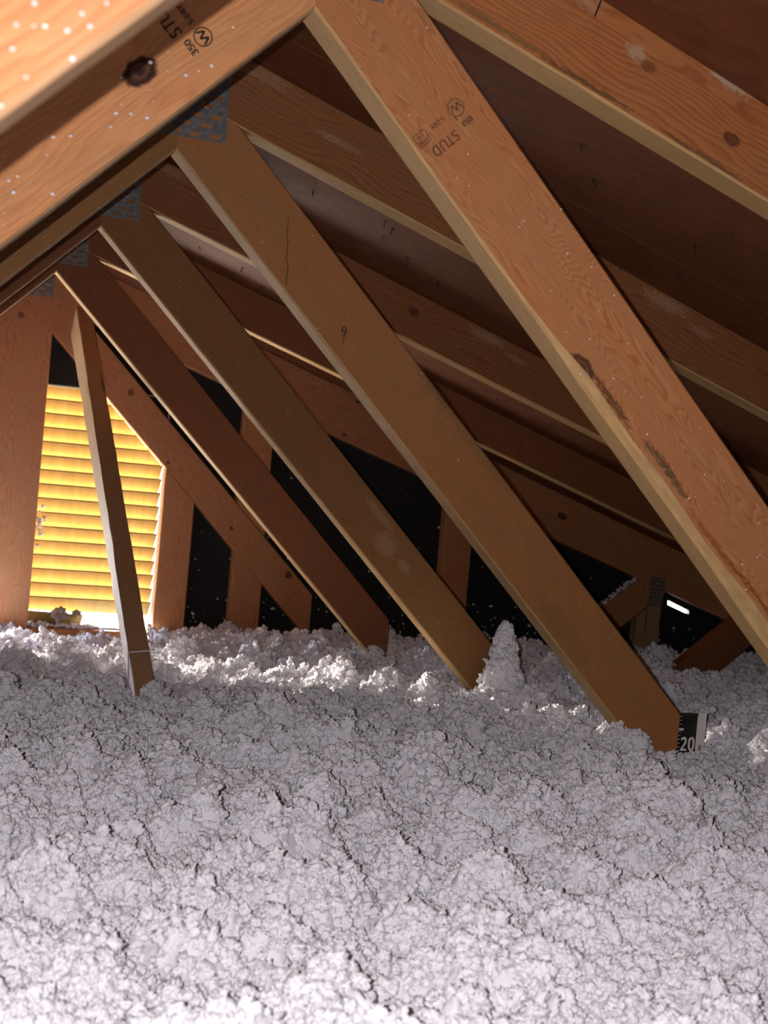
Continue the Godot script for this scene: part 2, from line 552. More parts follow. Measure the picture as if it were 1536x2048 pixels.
# A pressed plate: a sheet with rows of punched slots, the tongues bent into the wood behind.
func plate_mesh(wide: float, tall: float, seed_: int) -> ArrayMesh:
	var key := "plate%.3f" % wide
	if mats.has(key):
		return mats[key]
	var st := begin()
	var pitch := Vector2(0.0254, 0.0127)
	var hole := Vector2(0.0160, 0.0056)
	var cols := int(wide / pitch.x)
	var rows := int(tall / pitch.y)
	var th := 0.001
	var o := Vector2(-cols * pitch.x / 2.0, -rows * pitch.y / 2.0)
	for j in rows:
		for i in cols * 2:   # half-pitch columns, staggered
			var y0 := o.y + j * pitch.y
			var x0 := o.x + i * pitch.x / 2.0
			x0 += 0.0
			if (i + j) % 2 == 0:
				continue
			# a cell two half-columns wide, starting at x0 and clipped to the plate
			pass
	# rows of slots staggered by half a pitch: each row is a band with its own list of holes
	for j in rows:
		var y0 := o.y + j * pitch.y
		var y1 := y0 + pitch.y
		var ya := (y0 + y1) / 2.0 - hole.y / 2.0
		var yb := ya + hole.y
		var xs := [o.x]
		var holes := []
		var shift := 0.0 if j % 2 == 0 else pitch.x / 2.0
		for i in cols + 1:
			var hx := o.x + i * pitch.x + shift + 0.003
			if hx + hole.x < -o.x - 0.0015 and hx > o.x:
				holes.append(hx)
		rect(st, o.x, y0, -o.x, ya)
		rect(st, o.x, yb, -o.x, y1)
		var x := o.x
		for hx in holes:
			rect(st, x, ya, hx, yb)
			# inner walls of the slot and the tongue bent back into it
			for e in [[hx, ya, hx + hole.x, ya, Vector3(0, 1, 0)], [hx, yb, hx + hole.x, yb, Vector3(0, -1, 0)], [hx, ya, hx, yb, Vector3(1, 0, 0)], [hx + hole.x, ya, hx + hole.x, yb, Vector3(-1, 0, 0)]]:
				quad(st, [Vector3(e[0], e[1], 0), Vector3(e[2], e[3], 0), Vector3(e[2], e[3], -0.0024), Vector3(e[0], e[1], -0.0024)], [Vector2.ZERO, Vector2(0.1, 0), Vector2(0.1, 0.01), Vector2(0, 0.01)], e[4])
			# a tapered lip left at one end
			quad(st, [Vector3(hx + hole.x - 0.0022, ya, 0.0002), Vector3(hx + hole.x, ya, 0.0009), Vector3(hx + hole.x, yb, 0.0009), Vector3(hx + hole.x - 0.0022, yb, 0.0002)], [Vector2.ZERO, Vector2(0.1, 0), Vector2(0.1, 0.1), Vector2(0, 0.1)], Vector3(0, 0, 1))
			x = hx + hole.x
		rect(st, x, ya, -o.x, yb)
	# rim
	for e in [[o.x, o.y, -o.x, o.y, Vector3(0, -1, 0)], [o.x, -o.y, -o.x, -o.y, Vector3(0, 1, 0)], [o.x, o.y, o.x, -o.y, Vector3(-1, 0, 0)], [-o.x, o.y, -o.x, -o.y, Vector3(1, 0, 0)]]:
		quad(st, [Vector3(e[0], e[1], 0), Vector3(e[2], e[3], 0), Vector3(e[2], e[3], -th), Vector3(e[0], e[1], -th)], [Vector2.ZERO, Vector2(0.1, 0), Vector2(0.1, 0.01), Vector2(0, 0.01)], e[4])
	mats[key] = st.commit()
	return mats[key]


func rect(st: SurfaceTool, x0: float, y0: float, x1: float, y1: float, z := 0.0) -> void:
	quad(st, [Vector3(x0, y0, z), Vector3(x1, y0, z), Vector3(x1, y1, z), Vector3(x0, y1, z)], [Vector2(x0, y0), Vector2(x1, y0), Vector2(x1, y1), Vector2(x0, y1)], Vector3(0, 0, 1))


func lettering(st: SurfaceTool, text: String, tr: Transform3D, cap: float, bold := false) -> void:
	var tm := TextMesh.new()
	tm.text = text
	var font := SystemFont.new()
	font.font_names = PackedStringArray(["Droid Sans"])
	if bold:
		font.font_weight = 800
	tm.font = font
	tm.font_size = 32
	tm.pixel_size = cap / 23.0
	tm.depth = 0.0004
	tm.curve_step = 1.0
	st.append_from(tm, 0, tr)


func ring(st: SurfaceTool, tr: Transform3D, r: float, thick: float) -> void:
	for k in 20:
		var p := []
		for e in [[r, k], [r, k + 1], [r - thick, k + 1], [r - thick, k]]:
			var g: float = TAU * e[1] / 20.0
			p.append(tr * Vector3(e[0] * cos(g), e[0] * sin(g), 0.0))
		quad(st, p, [Vector2.ZERO, Vector2.ZERO, Vector2.ZERO, Vector2.ZERO], tr.basis.z)


func bar(st: SurfaceTool, tr: Transform3D, p: Vector2, q: Vector2, thick: float) -> void:
	var s := (q - p).orthogonal().normalized() * thick / 2.0
	var pts := []
	for e in [p + s, q + s, q - s, p - s]:
		pts.append(tr * Vector3(e.x, e.y, 0.0))
	quad(st, pts, [Vector2.ZERO, Vector2.ZERO, Vector2.ZERO, Vector2.ZERO], tr.basis.z)


# the mill's stamp on the wavy-grained web: STUD, a round emblem, a boxed mark
func stud_stamp(web: Node3D, o: Vector3, d: Vector3, w: Vector3) -> void:
	var st := begin()
	var ink := begin()
	var z := Vector3(0, 0, 1)
	var turn := Basis(-w, d, z)
	var on := func(t: float, s: float) -> Transform3D: return Transform3D(turn, o + d * t + w * (s - 0.0445) + z * 0.0022)
	lettering(st, "STUD", on.call(0.2075, 0.0275), 0.0095)
	lettering(st, "S-DRY", on.call(0.1885, 0.0325), 0.0045)
	lettering(st, "053", on.call(0.2045, 0.058), 0.0055, true)
	ring(ink, on.call(0.1885, 0.0565), 0.0085, 0.0008)
	var em: Transform3D = on.call(0.1885, 0.0565)
	for b in [[-0.006, 0.003, -0.003, -0.004], [-0.003, -0.004, 0.0, 0.003], [0.0, 0.003, 0.003, -0.004], [0.003, -0.004, 0.006, 0.003]]:
		bar(ink, em, Vector2(b[0], b[1]), Vector2(b[2], b[3]), 0.0012)
	lettering(st, "S", on.call(0.196, 0.050), 0.004, true)
	var bx: Transform3D = on.call(0.191, 0.0105)
	for b in [[-0.007, -0.006, 0.007, -0.006], [-0.007, 0.006, 0.007, 0.006], [-0.007, -0.006, -0.007, 0.006], [0.007, -0.006, 0.007, 0.006]]:
		bar(ink, bx, Vector2(b[0], b[1]), Vector2(b[2], b[3]), 0.0007)
	lettering(st, "HEM", bx * Transform3D(Basis(), Vector3(0, 0.0026, 0)), 0.0035)
	lettering(st, "FIR", bx * Transform3D(Basis(), Vector3(0, -0.0026, 0)), 0.0035)
	part("grade_stamp", ink.commit(st.commit()), mats.ink_faded, web, "faded black mill stamp reading STUD")


func round_stamp(web: Node3D, o: Vector3, d: Vector3, w: Vector3) -> void:
	var st := begin()
	var ink := begin()
	var z := Vector3(0, 0, 1)
	var turn := Basis(-w, d, z)
	if turn.determinant() < 0.0:
		turn = Basis(w, d, z)
	var on := func(t: float, s: float) -> Transform3D: return Transform3D(turn, o + d * t + w * (s - 0.0445) + z * 0.0022)
	ring(ink, on.call(0.1452, 0.0371), 0.0085, 0.0011)
	var em: Transform3D = on.call(0.1452, 0.0371)
	for b in [[-0.006, 0.003, -0.003, -0.004], [-0.003, -0.004, 0.0, 0.003], [0.0, 0.003, 0.003, -0.004], [0.003, -0.004, 0.006, 0.003]]:
		bar(ink, em, Vector2(b[0], b[1]), Vector2(b[2], b[3]), 0.0018)
	lettering(st, "350", on.call(0.1595, 0.036), 0.0065, true)
	lettering(st, "STUD", on.call(0.163, 0.0665), 0.0105)
	lettering(st, "S-DRY", on.call(0.146, 0.060), 0.005)
	part("grade_stamp", ink.commit(st.commit()), mats.ink, web, "round black mill emblem with numbers")


func pencil_and_crack(web: Node3D, o: Vector3, d: Vector3, w: Vector3) -> void:
	var z := Vector3(0, 0, 1)
	var on := func(t: float, s: float) -> Transform3D: return Transform3D(Basis(Vector3(1, 0, 0), Vector3(0, 1, 0), z), o + d * t + w * (s - 0.0445) + z * 0.0014)
	var st := begin()
	var ink := begin()
	lettering(st, "9", on.call(0.365, 0.031), 0.011)
	bar(ink, on.call(0.365, 0.031), Vector2(0.001, -0.004), Vector2(0.0, -0.016), 0.0009)
	part("pencil_mark", ink.commit(st.commit()), mats.crack, web, "thin dark figure nine")
	st = begin()
	var last := Vector2.ZERO
	for k in 9:
		var f := k / 8.0
		var p: Vector3 = o + d * lerpf(0.197, 0.268, f) + w * (lerpf(0.0676, 0.007, f) - 0.0445)
		var q := Vector2(p.x + 0.0016 * sin(k * 2.3), p.y)
		if k:
			bar(st, Transform3D(Basis(), Vector3(0, 0, p.z + 0.0013)), last, q, 0.0005 + 0.0005 * f)
		last = q
	part("crack", st.commit(), mats.crack, web, "fine dark drying crack")


func flecks(web: Node3D, o: Vector3, d: Vector3, w: Vector3, k: int) -> void:
	var spots := [
		[[0.4275, 0.0255], [0.4383, 0.0231], [0.4298, 0.0168], [0.4331, 0.0192], [0.4152, 0.0128], [0.4479, 0.0062], [0.4239, 0.0109], [0.4452, 0.017], [0.4291, 0.0018], [0.4623, 0.0033], [0.4157, 0.0075]],
		[[0.2911, 0.0373], [0.3034, 0.0449], [0.2252, 0.0505], [0.1779, 0.0205], [0.1664, 0.0173], [0.1541, 0.0141], [0.3341, 0.0092], [0.3589, 0.0286], [0.259, 0.0239], [0.2393, 0.033], [0.248, 0.0299], [0.1171, 0.0287], [0.1966, 0.0463], [0.2378, 0.0224], [0.2288, 0.012], [0.356, 0.0381], [0.3478, 0.0367], [0.3173, 0.0366]],
	]
	var xf := []
	for s in spots[k]:
		var r := rng.randf_range(0.0006, 0.0012) if k == 0 else rng.randf_range(0.0009, 0.0024)
		xf.append(Transform3D(random_turn().scaled(Vector3(r, r * 0.8, r)), o + d * s[0] + w * (s[1] - 0.0445) + Vector3(0, 0, r * 0.3)))
	for i in 46:
		var r := rng.randf_range(0.0002, 0.0007)
		xf.append(Transform3D(random_turn().scaled(Vector3(r, r, r)), o + d * rng.randf_range(0.06, 0.5) + w * rng.randf_range(-0.043, 0.043) + Vector3(0, 0, r * 0.4)))
	copies("fluff_flecks", web, fleck_mesh(), mats.fluff, xf)


func fleck_mesh() -> Mesh:
	if not mats.has("fleck_mesh"):
		var s := SphereMesh.new()
		s.radius = 1.0
		s.height = 1.6
		s.radial_segments = 9
		s.rings = 5
		mats["fleck_mesh"] = s
	return mats["fleck_mesh"]


func dust(web: Node3D, o: Vector3, d: Vector3, w: Vector3, count: int) -> void:
	if count == 0:
		return
	var xf := []
	for i in count:
		var r := rng.randf_range(0.0003, 0.0011)
		xf.append(Transform3D(random_turn().scaled(Vector3(r, r, r)), o + d * rng.randf_range(0.1, 1.0) + w * rng.randf_range(-0.043, 0.043) + Vector3(0, 0, r * 0.4)))
	copies("fluff_flecks", web, fleck_mesh(), mats.fluff, xf)


func chord_nails(chord: Node3D, o: Vector3, d: Vector3, w: Vector3, k: int) -> void:
	var spots: Array = [[], [[0.2834, 0.0441, 0.0235, -0.0195]], [[0.6873, 0.036, 0.040, 0.026], [0.9148, 0.0441, 0.044, 0.026], [0.925, 0.0441, 0.0435, 0.026]], [[0.62, 0.0441, 0.044, 0.028]]][k]
	for s in spots:
		var st := begin()
		var p: Vector3 = o + d * s[0] + w * 0.0441 + Vector3(0, 0, 0.0012)
		var q: Vector3 = o + d * (s[0] + 0.0003) + w * (s[2] - 0.0004 if k != 1 else 0.0235) + Vector3(0, 0, 0.0014)
		tube(st, [p, q], 0.0009)
		part("staple", st.commit(), mats.nail, chord)


func tube(st: SurfaceTool, pts: Array, r: float, r_end := -1.0) -> void:
	var prev := []
	for k in pts.size():
		var dir: Vector3 = (pts[mini(k + 1, pts.size() - 1)] - pts[maxi(k - 1, 0)]).normalized()
		var side := dir.cross(Vector3(0.31, 0.87, 0.38)).normalized()
		var up := dir.cross(side)
		var rr := r if r_end < 0.0 else lerpf(r, r_end, float(k) / (pts.size() - 1))
		var now := []
		for i in 6:
			var g := TAU * i / 6.0
			now.append([pts[k] + (side * cos(g) + up * sin(g)) * rr, side * cos(g) + up * sin(g)])
		if k:
			for i in 6:
				var i2 := (i + 1) % 6
				quad(st, [prev[i][0], prev[i2][0], now[i2][0], now[i][0]], [Vector2.ZERO, Vector2.ZERO, Vector2.ZERO, Vector2.ZERO], now[i][1] + now[i2][1])
		prev = now


func gable_studs(root: Node3D, here: Vector3, a: float) -> void:
	var n := Vector3(0, 0, -1)
	var up := Vector3(0, 1, 0)
	var ac := Vector3(1, 0, 0)
	var low := CHORD_BOTTOM
	# middle post under the ridge joint, pointed to fit between the webs
	lumber("stud", root, mats.fir_plain, at(RIDGE, 0.0, a) + here, up, ac, n, 0.14, 0.038, [[low, 0, 0]], [[0.4265, 0, -1.0], [0.4265, 0, 1.0]], [0.0])
	for side in [1, -1]:
		var x := func(u: float) -> float: return RIDGE + side * (u - RIDGE)
		# jamb of the vent, under the web
		for s in [[0.7695, 0.0862], [0.977, 0.086]]:
			lumber("stud", root, mats.fir_plain, at(x.call(s[0]), 0.0, a) + here, up, ac, n, s[1], 0.038, [[low, 0, 0]], [[0.7575 - s[0], 0, -side]], [0.0])
		# the second stud goes on above the web to the chord
		lumber("stud", root, mats.fir_plain, at(x.call(0.973), 0.0, a) + here, up, ac, n, 0.086, 0.038, [[0.885 - 0.973, 0, -side]], [[0.563 - SLOPE * 0.973, 0, -SLOPE * side]], [0.0])
		lumber("stud", root, mats.fir_plain, at(x.call(1.5955), 0.0, a) + here, up, ac, n, 0.089, 0.038, [[low, 0, 0]], [[0.563 - SLOPE * 1.5955, 0, -SLOPE * side]], [0.0])
		# stud under the outer web
		lumber("stud", root, mats.weathered, at(x.call(2.256), 0.0, a) + here, up, ac, n, 0.083, 0.038, [[low, 0, 0]], [[-0.222 + 0.797 * (2.256 - 2.297), 0, 0.797 * side]], [0.0])
	# sill board under the vent
	lumber("sill", root, mats.fir_red, at(RIDGE, -0.4565, a + 0.012) + here + Vector3(0, 0.0, 0), ac, up, n, 0.089, 0.024, [[0.0705, 0, 0]], [[0.395, 0, 0]], [0.0])


# ---------------------------------------------------------------- floor, roof boards, walls
# a flat piece of that outline in (u, v), from a0 to a1
func prism(st: SurfaceTool, poly: Array, a0: float, a1: float) -> void:
	var mid := Vector2.ZERO
	for p in poly:
		mid += p / poly.size()
	for f in [[a0, 1.0], [a1, -1.0]]:
		var q := []
		for k in 4:
			var p: Vector2 = poly[mini(k, poly.size() - 1)]
			q.append(at(p.x, p.y, f[0]))
		quad(st, q, poly if poly.size() == 4 else [poly[0], poly[1], poly[2], poly[2]], Vector3(0, 0, f[1]))
	for k in poly.size():
		var p: Vector2 = poly[k]
		var r: Vector2 = poly[(k + 1) % poly.size()]
		var out := (p + r) / 2.0 - mid
		quad(st, [at(p.x, p.y, a0), at(r.x, r.y, a0), at(r.x, r.y, a1), at(p.x, p.y, a1)], [p, r, r, p], Vector3(out.x, out.y, 0))


func structure(called: String, mesh: Mesh, mat: Material) -> MeshInstance3D:
	var o := part(called, mesh, mat, self)
	o.set_meta("kind", "structure")
	return o


func room() -> void:
	var st := begin()
	box(st, at(-3.3, -FLOOR - 0.02, 3.70), at(3.9, -FLOOR, -2.5))
	structure("floor", st.commit(), mats.board).set_meta("label", "white ceiling board under the insulation")
	# roof boards in sheets on both slopes
	var roof := Node3D.new()
	roof.name = "ceiling"
	roof.set_meta("kind", "structure")
	roof.set_meta("label", "brown plywood roof boards on the trusses")
	add_child(roof)
	for side in [1, -1]:
		var d := Vector3(0.94868 * side, -0.31623, 0)
		var up := Vector3(0.31623 * side, 0.94868, 0)
		var o := at(RIDGE, 0.7023 - SLOPE * RIDGE, 0)
		for i in 3:
			for j in 3:
				var sheet := begin()
				var bas := Basis(d, up, Vector3(0, 0, 1))
				box(sheet, Vector3(0.002 + 1.22 * i, 0.0, -3.70 + 2.06 * j + 0.002), Vector3(1.22 * (i + 1) - 0.001, 0.0125, -3.70 + 2.06 * (j + 1) - 0.001), bas, o, 0.42)
				part("plywood_sheet", sheet.commit(), mats.plywood, roof)
		var cover := begin()
		box(cover, Vector3(-0.004, 0.0126, -3.72), Vector3(3.70, 0.018, 2.5), Basis(d, up, Vector3(0, 0, 1)), o, 0.4)
		part("roof_covering", cover.commit(), mats.felt, roof)
		# nail and staple points come through
		if side > 0:
			var tips := [[0.761, 1.468], [0.82, 1.539], [0.895, 1.506], [0.887, 1.641], [0.986, 1.467], [0.988, 1.556], [1.038, 1.669], [0.744, 2.096], [0.764, 2.112], [0.771, 2.174], [0.833, 2.216], [0.901, 2.304], [0.913, 2.265], [0.604, 2.862], [0.765, 2.931], [1.10, 1.52], [1.14, 2.2], [0.63, 2.14], [0.70, 2.85]]
			for t in tips:
				var s := begin()
				var p := at(t[0], 0.7023 - SLOPE * t[0], t[1])
				var lean := Vector3(rng.randf_range(-0.5, 0.5), -1.0, rng.randf_range(-0.4, 0.4)).normalized()
				tube(s, [p, p + lean * rng.randf_range(0.010, 0.017)], 0.0016, 0.0006)
				var far := p + lean * 0.006 + Vector3(rng.randf_range(0.003, 0.008), 0.001, 0)
				tube(s, [p + Vector3(0.004, 0, 0), far], 0.0011, 0.0004)
				part("nail_tip", s.commit(), mats.nail, roof)
	# ridge cap closing the joint of the slopes
	var rc := begin()
	box(rc, at(RIDGE - 0.04, 0.60, 3.70), at(RIDGE + 0.04, 0.612, -2.48))
	part("ridge_strip", rc.commit(), mats.plywood, roof)
	# gable wall with the openings of the vent and of a gap at the eaves
	var w := begin()
	var a0 := 3.6585
	var a1 := 3.675
	var holes := [[-3.2, -0.07, -FLOOR, 0.62], [-0.07, 0.732, 0.225, 0.62], [-0.07, 0.732, -FLOOR, -0.411], [0.732, 2.344, -FLOOR, 0.62], [2.424, 3.8, -FLOOR, 0.2]]
	for h in holes:
		box(w, at(h[0], h[2], a1), at(h[1], h[3], a0))
	prism(w, [Vector2(2.344, -FLOOR), Vector2(2.424, -FLOOR), Vector2(2.424, -0.276), Vector2(2.344, -0.249)], a0, a1)
	prism(w, [Vector2(2.344, -0.235), Vector2(2.424, -0.264), Vector2(2.424, 0.2), Vector2(2.344, 0.2)], a0, a1)
	# the vent's sloping shoulder is boarded over
	prism(w, [Vector2(0.62, 0.226), Vector2(0.733, 0.226), Vector2(0.733, 0.095)], a0, a1)
	structure("wall_back", w.commit(), mats.felt).set_meta("label", "gable wall lined with black felt")
	st = begin()
	box(st, at(-3.3, -FLOOR, -2.48), at(3.9, 0.62, -2.5))
	structure("wall_front", st.commit(), mats.plywood)
	for s in [[-3.3, -2.62, "wall_left"], [3.3, 3.9, "wall_right"]]:
		st = begin()
		box(st, at(s[0], -FLOOR, 3.70), at(s[1], -0.30, -2.48))
		structure(s[2], st.commit(), mats.plywood)


# ---------------------------------------------------------------- the louvred vent in the gable
func vent() -> void:
	var root := thing("gable_vent", at(0.331, -0.411, 3.68), "cream louvred gable vent with sunlit slats, lowest slat broken", "vent")
	var here := -root.position
	var prof := [[0.0, 0.0], [0.0005, 0.0035], [0.0017, 0.0035], [0.0022, 0.0008], [0.0375, -0.0365], [0.0363, -0.0372], [0.0008, 0.0]]   # [outwards, up]
	for k in 17:
		var v := 0.2215 - 0.0372 * k
		var u0 := -0.066 if k < 8 else (0.275 if k < 16 else 0.36)  # lower left slats cut short, out of view: opening added to let daylight in
		var u1 := 0.728 if k < 16 else 0.548
		u1 = minf(u1, 0.727 - maxf(0.0, v - 0.10) * 0.9)
		var tilt := 0.0 if k < 16 else 0.006
		var st := begin()
		var mid := Vector2(0.018, -0.018)
		for i in prof.size():
			var p: Array = prof[i]
			var q: Array = prof[(i + 1) % prof.size()]
			var pts := [at(u0, v + p[1], 3.664 + p[0]), at(u1, v + p[1] - tilt, 3.664 + p[0]), at(u1, v + q[1] - tilt, 3.664 + q[0]), at(u0, v + q[1], 3.664 + q[0])]
			for e in 4:
				pts[e] += here
			var e2 := Vector2(q[0] - p[0], q[1] - p[1]).orthogonal()
			if i == 4 or i == 5 or i == 6:
				e2 = e2 if e2.dot(Vector2(-1, -1)) > 0.0 else -e2
			else:
				e2 = e2 if e2.dot(Vector2(-1, 1) if i < 2 else Vector2(1, 1)) > 0.0 else -e2
			var w0 := 0.05 + 0.12 * i
			var fu := (u1 + 0.07) / 0.802
			var f0 := (u0 + 0.07) / 0.802
			quad(st, pts, [Vector2(f0, w0), Vector2(fu, w0), Vector2(fu, w0 + 0.11), Vector2(f0, w0 + 0.11)], Vector3(0, e2.y, -e2.x))
		part("slat", st.commit(), mats.slat_paint, root)
	var fr := begin()
	for s in [[-0.07, -0.066, -0.411, 0.225], [0.728, 0.732, -0.411, 0.225], [-0.07, 0.732, 0.221, 0.225], [-0.07, 0.732, -0.411, -0.407]]:
		box(fr, at(s[0], s[2], 3.706) + here, at(s[1], s[3], 3.6580) + here)
	part("frame", fr.commit(), mats.flange, root)


# ---------------------------------------------------------------- the slanting brace
func brace() -> void:
	var foot := Vector3(0.482, -0.50, 2.222)
	var head := Vector3(0.457, 0.415, 3.476)
	var root := thing("brace", at(foot.x, foot.y, foot.z), "slanting weathered timber brace standing in the insulation before the louvred vent", "brace")
	var st := begin()
	var rows := []
	var steps := 30
	for j in steps + 1:
		var f := float(j) / steps
		var p := foot.lerp(head, f)
		var dir := (head - foot).normalized()
		var side := Vector3(1, 0, 0)
		var back := Vector3(0, -dir.z, dir.y).normalized()   # down and away, in (u, v, a)
		var twist := lerpf(-0.22, 0.02, f)
		var s2 := side * cos(twist) + back * sin(twist)
		var b2 := back * cos(twist) - side * sin(twist)
		var row := []
		var c := 0.003
		for q in [[-0.019 + c, 0], [0.019 - c, 0], [0.019, c], [0.019, 0.089 - c], [0.019 - c, 0.089], [-0.019 + c, 0.089], [-0.019, 0.089 - c], [-0.019, c]]:
			var e := 0.0012 * n_mid.get_noise_2d(f * 3.0, q[0] * 30.0 + q[1] * 9.0) + 0.0012 * n_small.get_noise_2d(f * 1.2, q[0] * 20.0)
			var x: Vector3 = p + s2 * (q[0] + e) + b2 * q[1]
			row.append(at(x.x, x.y, x.z) - root.position)
		rows.append([row, f * 1.55, p])
	for j in steps:
		var run := 0.0
		for k in 8:
			var k2 := (k + 1) % 8
			var seg: float = [0.032, 0.004, 0.083, 0.004, 0.032, 0.004, 0.083, 0.004][k]
			var a: Array = rows[j][0]
			var b: Array = rows[j + 1][0]
			var mid: Vector3 = (a[0] + a[1] + a[2] + a[3] + a[4] + a[5] + a[6] + a[7]) / 8.0
			quad(st, [a[k], a[k2], b[k2], b[k]], [Vector2(run / 0.1, rows[j][1] / 1.5), Vector2((run + seg) / 0.1, rows[j][1] / 1.5), Vector2((run + seg) / 0.1, rows[j + 1][1] / 1.5), Vector2(run / 0.1, rows[j + 1][1] / 1.5)], (a[k] + a[k2]) / 2.0 - mid)
			run += seg
	for e in [0, steps]:
		var r: Array = rows[e][0]
		quad(st, [r[0], r[1], r[4], r[5]], [Vector2.ZERO, Vector2(0.3, 0), Vector2(0.3, 0.05), Vector2(0, 0.05)], Vector3(0, -1 if e == 0 else 1, 0))
	part("timber", st.commit(), mats.weathered, root)
	# a thread of fibre wound round it
	var th := begin()
	var j := int(steps * 0.225)
	var ring_pts := []
	var rr: Array = rows[j][0]
	for k in [7, 0, 1, 2, 3, 4, 5, 6, 7]:
		ring_pts.append(rr[k] + (rr[k] - (rr[0] + rr[4]) / 2.0) * 0.04)
	tube(th, ring_pts, 0.0013)
	var tail := [rr[2], rr[2] + Vector3(0.02, 0.001, 0.004), rr[2] + Vector3(0.032, -0.012, 0.006), rr[2] + Vector3(0.034, -0.03, 0.006)]
	tube(th, tail, 0.001)
	part("fibre_thread", th.commit(), mats.fluff, root, "white fibre thread")


# ---------------------------------------------------------------- the depth ruler
func gauge() -> void:
	var a := 1.764
	var root := thing("depth_ruler", at(1.193, -0.50, a), "black and white depth ruler marked 20 standing in insulation beside a web foot", "ruler")
	var here := -root.position
	var lean := 0.01
	var st := begin()
	soft_box(st, at(1.1690, -0.50, a + 0.0015) + here, at(1.2015, -0.2832, a) + here, 0.0003)
	part("scale_strip", st.commit(), mats.gauge_black, root, "black centimetre scale")
	st = begin()
	soft_box(st, at(1.2015, -0.50, a + 0.0015) + here, at(1.2175, -0.2820, a) + here, 0.0005)
	part("scale_strip", st.commit(), mats.gauge_white, root, "white inch scale")
	st = begin()
	soft_box(st, at(1.1690, -0.2872, a - 0.0003) + here, at(1.2013, -0.2828, a - 0.0012) + here, 0.0003)
	part("top_fold", st.commit(), mats.ink, root)
	var marks := begin()
	var z := Vector3(0, 0, 0.0008)
	for k in 10:
		var v := -0.2885 - 0.0058 * k
		var big := k == 3
		var p := at(1.1695 + (0.004 if big else 0.0016), v - (0.002 if big else 0.0), a) + here + z
		box(marks, p - Vector3(0.0040 if big else 0.0016, 0.0018 if big else 0.0004, 0.0002), p + Vector3(0.0040 if big else 0.0016, 0.0018 if big else 0.0004, 0.0001))
	var big20 := Transform3D(Basis().scaled(Vector3(0.78, 1.0, 1.0)), at(1.1862, -0.3305, a) + here + z)
	part("tick_marks", marks.commit(), mats.gauge_white, root, "white tick marks").set_meta("kind", "stuff")
	marks = begin()
	lettering(marks, "20", big20, 0.0215, true)
	part("figure", marks.commit(), mats.gauge_white, root, "white figure 20")
	marks = begin()
	for v in [-0.3095, -0.3345, -0.3595]:
		var p := at(1.2160, v, a) + here + z
		box(marks, p - Vector3(0.0014, 0.0003, 0.0002), p + Vector3(0.0014, 0.0003, 0.0001))
	part("tick_marks", marks.commit(), mats.gauge_black, root, "black tick marks").set_meta("kind", "stuff")
	marks = begin()
	lettering(marks, "8", Transform3D(Basis(), at(1.2085, -0.336, a) + here + z), 0.008)
	part("figure", marks.commit(), mats.gauge_black, root, "small black figure 8")


# ---------------------------------------------------------------- insulation
func soft_abs(x: float) -> float:
	return sqrt(x * x + 0.02)


func surface_at(u: float, a: float) -> float:
	var h := -0.345
	h += -0.030 * smoothstep(1.75, 2.35, a) - 0.022 * smoothstep(2.5, 3.1, a) - 0.052 * smoothstep(3.1, 3.6, a)
	h += 0.003 * smoothstep(1.3, 0.8, a)
	h -= 0.024 * smoothstep(0.95, 0.45, u) * smoothstep(1.9, 2.4, a) * smoothstep(3.6, 3.2, a)
	h -= 0.030 * exp(-((u - 0.36) * (u - 0.36) / 0.02 + (a - 2.62) * (a - 2.62) / 0.035))
	h -= 0.02 * exp(-((u - 0.93) * (u - 0.93) / 0.015 + (a - 2.75) * (a - 2.75) / 0.02))
	h += 0.032 * exp(-((u - 1.02) * (u - 1.02) / 0.003 + (a - 2.86) * (a - 2.86) / 0.004))
	h += 0.100 * exp(-((u - 1.137) * (u - 1.137) / 0.0010 + (a - 2.31) * (a - 2.31) / 0.0010)) + 0.050 * exp(-((u - 1.15) * (u - 1.15) / 0.006 + (a - 2.30) * (a - 2.30) / 0.004))
	h += 0.034 * smoothstep(3.15, 3.5, a) * smoothstep(0.70, 0.85, u) + 0.02 * smoothstep(3.2, 3.5, a) * smoothstep(0.42, 0.34, u) - 0.02 * exp(-((u - 1.15) * (u - 1.15) / 0.016 + (a - 1.69) * (a - 1.69) / 0.018))
	h += 0.028 * n_big.get_noise_2d(u, a) + 0.085 * (soft_abs(n_mid.get_noise_2d(u, a)) - 0.25)
	h += 0.022 * (soft_abs(n_small.get_noise_2d(u, a)) - 0.22)
	# trodden down round the ruler and the web foot beside it
	var by_ruler := smoothstep(0.09, 0.045, absf(u - 1.185)) * smoothstep(0.16, 0.11, absf(a - 1.69))
	return lerpf(h, minf(h, -0.347), by_ruler)


